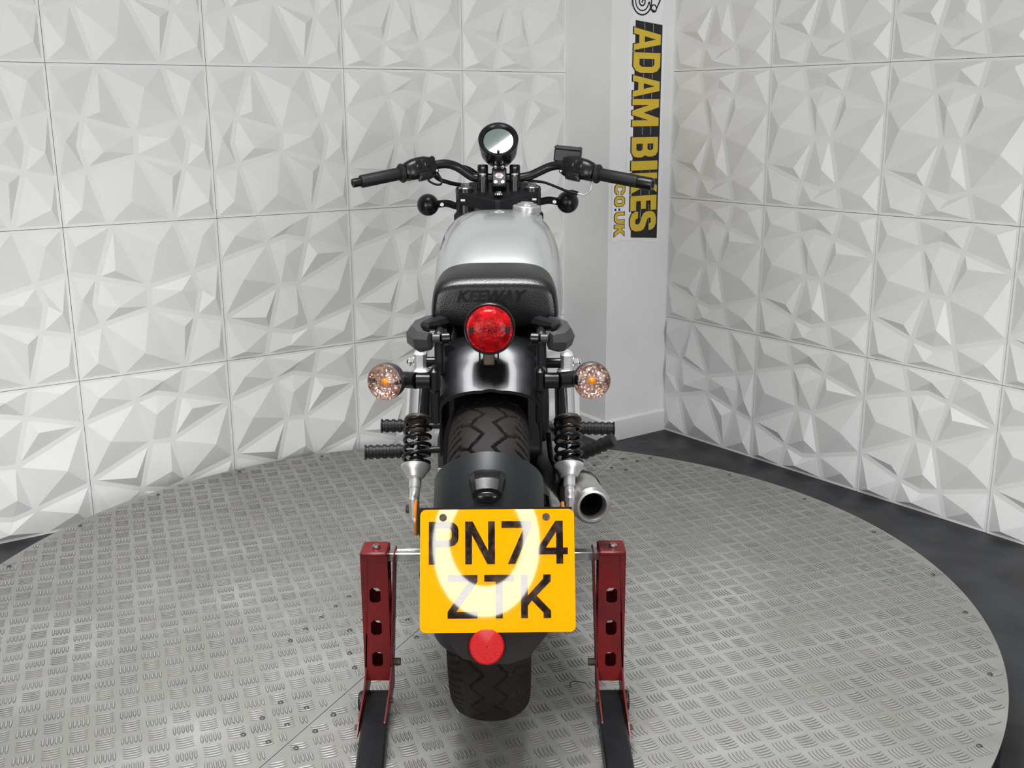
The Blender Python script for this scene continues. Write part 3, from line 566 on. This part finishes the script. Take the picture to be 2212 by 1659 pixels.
g = G(); cc = PF @ V(-.004, .0, -.012); g.poly([[(-.117, .094), (.117, .094), (.117, .06), (.10, .02), (.085, -.085), (.05, -.128), (.02, -.137), (-.02, -.137), (-.05, -.128), (-.085, -.085), (-.10, .02), (-.117, .06)]], PF @ Matrix.Translation((-.004, 0, -.007)), .004); car = P('plate_carrier', g, 'rubber', ang=20)
for s in (-1, 1):
    g = G(); g.tube([PF @ V(s * .08, .06, -.008), V(s * .11, -.33, .46), V(s * .125, -.08, .36)], .011, 8); P('carrier_arm', g, 'satin', car)
    g = G(); g.box(PF @ V(s * .04, .03, -.03), (.03, .05, .05), PF.to_3x3().to_4x4(), ch=.004); P('carrier_block', g, 'satin', car)
rc = at(1054, 1388, -.535); n_ = PF.to_3x3() @ V(0, 0, 1); q = PF.inverted() @ rc; rc = PF @ V(q.x, q.y, .0)
g = G(); g.lathe([(.0262, -.004), (.0262, .002), (.024, .004), (.001, .0045)], rc, n_, 40); P('red_reflector', g, 'redrefl', car)
# --- yokes, risers, handlebar
yk = [at(u, v, y) for u, v, y in ((985, 404, 1.09), (1000, 396, 1.13), (1030, 392, 1.14), (1120, 391, 1.14), (1152, 394, 1.13), (1168, 402, 1.09), (1160, 414, 1.06), (1080, 433, 1.015), (1070, 433, 1.015), (992, 416, 1.06))]
zc = sum(p.z for p in yk) / len(yk)
g = G(); g.loft([[p + V(0, 0, -.034) for p in yk], [p + V(0, 0, -.003) for p in yk], [p + (V(.004, 1.08, p.z) - p) * .02 for p in yk]]); yoke = P('top_yoke', g, 'matte', ang=0)
for u, v in ((1005, 405), (1149, 403)):
    o = at(u, v + 4, 1.085); s = -1 if u < 1070 else 1
    g = G(); g.cyl(o + V(0, 0, -.075), o + V(0, 0, .002), .026, n=24, ch=.002); P('yoke_clamp', g, 'satin', yoke)
    g = G(); g.cyl(o + V(0, 0, .001), o + V(0, 0, .006), .020, n=24, ch=.001); g.cyl(o + V(0, 0, .006), o + V(0, 0, .018), .0135, n=6, ch=.001); P('fork_cap', g, 'steel', yoke)
    g = G(); g.cyl(o + V(s * .0, -.03, -.03), o + V(s * .012, -.03, -.03), .005, n=12); P('pinch_bolt', g, 'steel', yoke)
    g = G(); g.box(o + V(s * .005, 0, -.085), (.055, .06, .04), ch=.006); P('lower_yoke', g, 'matte', yoke)
o = at(1077, 420, 1.035); g = G(); g.cyl(o + V(0, 0, -.002), o + V(0, 0, .004), .0125, n=24, ch=.001); g.cyl(o + V(0, 0, .004), o + V(0, 0, .009), .008, n=6); P('stem_nut', g, 'chrome', yoke)
hbL = [(1077, 384, 1.09), (1043, 384, 1.09), (1022, 382.5, 1.09), (1005, 372, 1.087), (986, 360, 1.083), (964, 354, 1.072), (938, 357, 1.058), (905, 365.5, 1.037), (868, 374, 1.015)]
hbR = [(1112, 384, 1.09), (1124, 383.5, 1.09), (1146, 379, 1.088), (1167, 369.5, 1.085), (1189, 360, 1.08), (1211, 357, 1.068), (1240, 362, 1.05), (1265, 368.5, 1.035), (1290, 375, 1.015)]
hp = [at(*q) for q in hbL[::-1]] + [at(*q) for q in hbR]
g = G(); g.tube(crom(hp, 5), .0127, 16); hb = P('handlebar', g, 'satin', ang=60)
for u in (1043, 1112):
    b0_ = at(u, 414, 1.075); t0 = at(u, 368, 1.09); b0_ = V(t0.x, 1.085, b0_.z)
    g = G(); g.cyl(V(t0.x, 1.085, b0_.z - .01), V(t0.x, 1.085, t0.z - .012), .0165, n=20); g.lathe([(.0225, -.004), (.0225, .001), (.017, .002)], V(t0.x, 1.085, b0_.z - .006), (0, 0, 1), 24); rs = P('bar_riser', g, 'satin', yoke)
    bc = at(u, 384, 1.09); g = G(); g.cyl(bc + V(-.011, 0, 0), bc + V(.011, 0, 0), .0205, n=24, ch=.002); g.lathe([(.0155, -.02), (.0155, .012), (.013, .0165), (.001, .0175)], at(u, 365, 1.10) + V(0, 0, -.004), (0, 0, 1), 20); P('riser_clamp', g, 'satin', rs)
    for v_, y_ in ((361.5, 1.087), (377.5, 1.069)):
        o = at(u, v_, y_); g = G(); g.lathe([(.0048, -.004), (.0048, .002), (.0028, .0022), (.0026, -.001), (.0001, -.001)], o, V(0, -.6, .8), 14); P('socket_bolt', g, 'alloy', rs)
bc = at(1078.5, 386, 1.09); gM = frame(bc, (1, 0, 0), V(0, .45, .9))
g = G(); g.box(bc + V(0, -.004, .0), (.042, .058, .036), gM, ch=.004); gb = P('gauge_bracket', g, 'satin', yoke)
n_ = gM.to_3x3() @ V(0, 0, 1)
fr = gM @ V(0, .002, .0195)
g = G(); g.poly([[(-.0125, 0), (-.006, -.0085), (.006, -.0085), (.0125, 0), (.006, .0085), (-.006, .0085)]], gM @ Matrix.Translation((0, .0, .0215)), .0012); P('maker_badge', g, 'badge', gb, 0)
for x in (-.0098, .0098):
    for y in (-.0205, .0255):
        g = G(); g.lathe([(.0048, 0), (.0048, .003), (.003, .0032), (.0028, .001), (.0001, .001)], gM @ V(x, y, .0215), n_, 14); P('socket_bolt', g, 'chrome', gb)
# gauge cup
gc = at(1076.5, 302, 1.075); gn = V(-.01, -.80, .60).normalized()
g = G(); g.lathe([(.030, -.088), (.042, -.080), (.052, -.055), (.0555, -.020), (.0565, .0), (.0572, .003), (.0560, .005), (.0530, .004), (.0428, -.004), (.0420, -.007)], gc, gn, 56, True); gg = P('gauge', g, 'satin', ang=40)
g = G(); g.lathe([(.0425, -.006), (.001, -.006)], gc, gn, 48); P('gauge_glass', g, 'face', gg, 60)
gx = axframe(gc, gn); bd = (V(0, 0, -1) - gn * V(0, 0, -1).dot(gn)).normalized()
g = G(); o = gc + bd * .0375 - gn * .006; g.cyl(o, o + gn * .009, .0038, n=14, ch=.001); P('reset_button', g, 'gloss', gg)
# --- grips, switchgear
def side_controls(s, g0, g1, e1, h0, h1):
    d = (g1 - g0).normalized(); g = G(); g.lathe([(.0165, 0), (.0178, .003), (.0178, (g1 - g0).length - .002), (.0165, (g1 - g0).length)], g0, d, 28, True, True); gp = P('grip', g, 'peg', hb)
    g = G(); b = V(0, -1, .25); b = (b - d * b.dot(d)).normalized(); c_ = d.cross(b); L = (g1 - g0).length
    for r_ in (-.30, -.10, .12, .34):
        for k in range(26):
            a_ = g0 + d * (.02 + (L - .03) * k / 25) + (b * math.cos(r_) + c_ * math.sin(r_) * (1)) * .0178; g.box(a_, (.0016, .0016, .0016))
    tag(P('grip_dimples', g, 'peg', gp, 0), kind='stuff')
    g = G()
    if s < 0: g.lathe([(.012, -.004), (.0125, 0), (.0125, (e1 - g1).length), (.010, (e1 - g1).length + .001), (.001, (e1 - g1).length - .003)], g1, d, 24)
    else: g.lathe([(.0165, .001), (.0178, .002), (.0178, (e1 - g1).length - .004), (.0165, (e1 - g1).length), (.010, (e1 - g1).length), (.008, (e1 - g1).length - .004), (.001, (e1 - g1).length - .004)], g1, d, 28)
    P('bar_end', g, 'satin', hb)
    g = G(); g.lathe([(.018, -.008), (.026, -.007), (.027, -.001), (.024, .003), (.019, .007)], g0, d, 28, True, True); P('grip_flange', g, 'peg', hb)
    # housing
    dd = (h1 - h0).normalized(); L = (h1 - h0).length; bk = V(0, -1, .15); bk = (bk - dd * bk.dot(dd)).normalized(); uu = V(0, 0, 1); uu = (uu - dd * uu.dot(dd) - bk * uu.dot(bk)).normalized()
    rr = []
    for t, a_, b_, dz in ((0, .020, .021, 0), (.06, .024, .026, 0), (.25, .026, .029, .002), (.45, .026, .030, .003), (.7, .026, .031, .001), (.9, .026, .027, -.001), (1, .022, .022, -.002)):
        o = h0 + dd * (L * t); ring = []
        for j in range(24):
            q = 2 * math.pi * j / 24; ca, sa = math.cos(q), math.sin(q); ring.append(o + bk * (a_ * math.copysign(abs(ca) ** .72, ca)) + uu * (b_ * math.copysign(abs(sa) ** .72, sa) + dz))
        rr.append(ring)
    g = G(); g.loft(rr); hs = P('switch_housing', g, 'satin', hb, 50)
    BM = frame(V(0, 0, 0), dd, uu).to_3x3().to_4x4()
    def spot(t, h, o): return h0 + dd * (L * t) + uu * h + bk * o
    sw = (.42, .68)
    for t in sw:
        g = G(); g.box(spot(t, .010, .0255), (.0145, .025, .006), BM, ch=.002); P('rocker_switch', g, 'gloss', hs)
    g = G(); g.box(spot(.55, -.026, .018), (.040, .020, .026), BM, ch=.003); g.box(spot(.55, -.024, .031), (.030, .013, .004), BM, ch=.0015); P('switch_block', g, 'satin', hs)
    g = G(); g.cyl(spot(.90 , .016, .016), spot(.90, .016, .027), .0085, n=20, ch=.002); P('push_button', g, 'gloss', hs)
    g = G(); g.cyl(spot(.95, -.018, .010), spot(.95, -.018, .024), .006, n=14); P('clamp_lug', g, 'satin', hs); g = G(); g.cyl(spot(.95, -.018, .024), spot(.95, -.018, .0255), .003, n=12); P('clamp_screw', g, 'alloy', hs)
side_controls(-1, at(866, 374.5, 1.012), at(779, 392.5, .955), at(762, 396, .943), at(874, 372, 1.016), at(937, 358, 1.056))
side_controls(1, at(1293, 376, 1.012), at(1379, 392.5, .955), at(1411, 399, .938), at(1284, 372.5, 1.02), at(1218, 359, 1.06))
# brake fluid reservoir
rcn = at(1227, 333, 1.10); M = Matrix.Rotation(-.12, 4, 'Z') @ Matrix.Rotation(.10, 4, 'Y')
g = G(); g.box(rcn + V(0, 0, -.004), (.077, .056, .036), M, ch=.003); g.box(rcn + V(0, .0, -.03), (.05, .04, .03), M, ch=.004); rv = P('brake_reservoir', g, 'satin', hb)
g = G(); g.box(rcn + M @ V(0, 0, .017), (.078, .057, .010), M, ch=.003); P('reservoir_lid', g, 'dkgrey', rv)
for x, y in ((-.032, -.02), (.032, .02), (.032, -.02)):
    g = G(); g.cyl(rcn + M @ V(x, y, .021), rcn + M @ V(x, y, .0228), .003, n=12); P('lid_screw', g, 'matte', rv)
# cables
for pts, r, m in ((((930, 367, 1.07), (945, 385, 1.09), (965, 393, 1.10), (985, 398, 1.12), (1005, 400, 1.15)), .0062, 'matte'), (((968, 352, 1.09), (990, 358, 1.11), (1010, 362, 1.12), (1030, 374, 1.13), (1045, 390, 1.15)), .0045, 'matte'),
                  (((928, 378, 1.04), (925, 388, 1.04), (933, 395, 1.04), (945, 399, 1.045), (953, 397, 1.05), (953, 387, 1.06), (945, 374, 1.07)), .0032, 'matte'), (((1120, 387, 1.11), (1150, 391, 1.10), (1175, 394, 1.09), (1200, 403, 1.07), (1222, 412, 1.05), (1233, 414, 1.045)), .0038, 'matte'),
                  (((1233, 414, 1.045), (1248, 418, 1.04)), .0062, 'satin'), (((1248, 418, 1.04), (1262, 420, 1.035), (1274, 413, 1.03), (1278, 400, 1.028), (1278, 392, 1.026)), .003, 'alloy'), (((1130, 389, 1.11), (1170, 372, 1.10), (1200, 357, 1.09)), .0035, 'matte')):
    g = G(); g.tube(crom([at(*q) for q in pts], 6), r, 10); P('control_cable', g, m, hb, 60)
# front indicators (round backs) on stalks
for s, u, v in ((-1, 924.5, 442.5), (1, 1226, 436.5)):
    c = at(u, v, 1.15); g = G(); g.ball(c, .0325, 32, 20, sc=(1, 1, 1)); fi = P('front_indicator', g, 'satin', ang=80)
    i0 = at(948 if s < 0 else 1205, 441 if s < 0 else 436, 1.15); i1 = at(1000 if s < 0 else 1150, 443 if s < 0 else 432, 1.12)
    g = G(); g.tube(crom([i0 - V(s * -.004, 0, 0), i0.lerp(i1, .35) + V(0, 0, .003), i0.lerp(i1, .7) + V(0, 0, -.003), i1]), .0098, 12, sq=(1.1, .7)); P('indicator_stalk', g, 'satin', fi)
    o = i0.lerp(i1, .14) + V(0, -.009, -.0); g = G(); g.lathe([(.0055, -.003), (.0055, .002), (.003, .0028), (.001, .003)], o, V(0, -1, .1), 14); P('stalk_screw', g, 'alloy', fi)
# ================================================================ PADDOCK STAND
stand = bpy.data.objects.new('paddock_stand', None); COL.objects.link(stand); stand.location = BO
tag(stand, 'red steel paddock stand with black handle tubes lifting the rear of the motorcycle', 'stand')
for s in (-1, 1):
    top = at(822, 1203, -.028) if s < 0 else at(1311, 1200, -.028); bot = at(817.5, 1470, -.028) if s < 0 else at(1318, 1470, -.028)
    zt, zb = top.z, bot.z; ux = (top - bot).normalized(); SM = frame(bot, (1, 0, 0), ux); Lh = (top - bot).length; hw = .0275
    slots = []
    for vv in (1286.5, 1356.5, 1424.6):
        q = SM.inverted() @ at(816 if s < 0 else 1316, vv, -.028); sw_, sh_ = .0112, .0166; k = .0055
        slots.append([(-sw_ + k, q.y - sh_), (sw_ - k, q.y - sh_), (sw_, q.y - sh_ + k), (sw_, q.y + sh_ - k), (sw_ - k, q.y + sh_), (-sw_ + k, q.y + sh_), (-sw_, q.y + sh_ - k), (-sw_, q.y - sh_ + k)])
    g = G(); outer_ = [(-hw, 0), (hw, 0), (hw, Lh), (-hw, Lh)]
    g.poly([outer_] + slots, SM @ Matrix.Translation((0, 0, -.003)), .003); g.poly([outer_] + slots, SM @ Matrix.Translation((0, 0, -.058)), .003)
    up_ = P('upright', g, 'red', stand, 0)
    for t in (-1, 1):
        x = t * (hw - .0015); M2 = frame(SM @ V(x, 0, 0), SM.to_3x3() @ V(0, 0, -1), ux)
        bz = -.062
        gp = G(); gp.poly([[(0, Lh), (.058, Lh), (.062, .0), (.075, -.05), (.02, -.056), (-.10, -.056), (-.145, -.046), (-.11, -.028), (-.03, -.005), (0, .03)]], M2 @ Matrix.Translation((0, 0, -.0015)), .003); P('side_plate', gp, 'red', up_, 0)
        for yy, zz in ((-.03, -.028), (-.105, -.044)):
            o = M2 @ V(yy, zz, 0); dx = SM.to_3x3() @ V(t, 0, 0); g = G(); g.cyl(o, o + dx * .008, .0055, n=6); P('plate_bolt', g, 'rust', up_)
    g = G(); tp = SM @ V(0, Lh + .004, -.029); g.box(tp, (.0555, .062, .010), ch=.003); P('top_cap', g, 'red', up_)
    g = G(); g.lathe([(.008, 0), (.0085, .003), (.006, .0065), (.003, .007), (.0025, .004), (.0001, .004)], tp + V(.003, -.004, .005), (0, 0, 1), 16); P('cap_bolt', g, 'steel', up_)
    g = G(); xi = SM @ V(-s * .02, Lh - .012, -.029); xe = V(s * .128, xi.y, xi.z + .004); g.box((xi + xe) / 2, (abs(xe.x - xi.x), .022, .018), ch=.002); P('lift_arm', g, 'steel', stand)
    xi2 = at(858 if s < 0 else 1262, 1194, .0); g = G(); g.cyl(V(xi2.x, .01, xi2.z), V(s * .13, .01, xi2.z + .002), .0045, n=12); P('lift_pin', g, 'chrome', stand)
    g = G(); o = SM @ V(-s * (hw + .001), .028, -.028); g.cyl(o, o + V(-s * .016, 0, 0), .008, n=12); P('pivot_bolt', g, 'rust', stand)
    a = at(815.5, 1491, .0) if s < 0 else at(1313.5, 1490, .0); b = at(798, 1655, -.3) if s < 0 else at(1340, 1655, -.3); e = b + (b - a) * 1.9
    g = G(); d = (e - a).normalized(); BMt = axframe(a, d); rr = []
    for p in (a, b, e):
        hw2 = .0262; rr.append([p + V(-hw2, 0, -.004), p + V(-hw2 + .004, 0, 0), p + V(hw2 - .004, 0, 0), p + V(hw2, 0, -.004), p + V(hw2, 0, -.036), p + V(-hw2, 0, -.036)])
    g.loft(rr); P('handle_tube', g, 'matte', stand, 20)
    hl = e if s < 0 else hl; hr = e
g = G(); g.cyl(hl + V(0, .03, -.02), hr + V(0, .03, -.02), .018, n=16); P('cross_bar', g, 'matte', stand)
for s, o in ((-1, hl), (1, hr)):
    g = G(); g.cyl(V(s * .26, -.01, .0255), V(s * .285, -.01, .0255), .022, n=24, ch=.003); P('roller', g, 'peg', stand)
# ================================================================ RING LAMP beside the photographer (seen mirrored in the number plate)
rl = bpy.data.objects.new('ring_lamp', None); COL.objects.link(rl)
RC = Vector((-.086, -.06, 1.385)); rl.location = (RC.x, RC.y, 0); tag(rl, 'white glowing ring lamp mirrored in the yellow number plate', 'lamp')
M = Matrix(((-1, 0, 0, 0), (0, 0, 1, -.012), (0, 1, 0, 0), (0, 0, 0, 1)))
el = lambda a, b, cz: [(a * math.cos(t), cz + b * math.sin(t)) for t in np.linspace(0, 2 * math.pi, 73)[:-1]]
g = G(); g.poly([el(.164, .236, RC.z + .012), el(.114, .160, RC.z + .026)], M, .012); g.build('glow_ring', MT['ring'], rl, 0)
g = G(); g.poly([el(.170, .242, RC.z + .012), el(.108, .154, RC.z + .026)], M @ Matrix.Translation((0, 0, -.016)), .015); g.build('ring_housing', MT['satin'], rl, 0)
g = G(); g.tube([(0, -.02, 0.02), (0, -.02, RC.z - .222)], .012, 12); g.cyl((0, -.02, 0.001), (0, -.02, .02), .16, n=32, ch=.004); g.build('lamp_stand', MT['satin'], rl)
# ================================================================ scrap on the turntable
g = G(); wp = [(1233, 1484), (1231, 1475), (1240, 1471), (1264, 1475)]
pts = []
for u, v in wp:
    q = at(u, v, 0); d = (q + BO - Vector((0, 0, CH))).normalized(); t = (HD + .004 - CH) / d.z; pts.append(Vector((0, 0, CH)) + d * t)
g.tube(pts, .0011, 6); tag(g.build('wire_scrap', MT['matte'], None, 0), 'small bent black wire scrap lying on the turntable beside the red stand foot', 'wire')
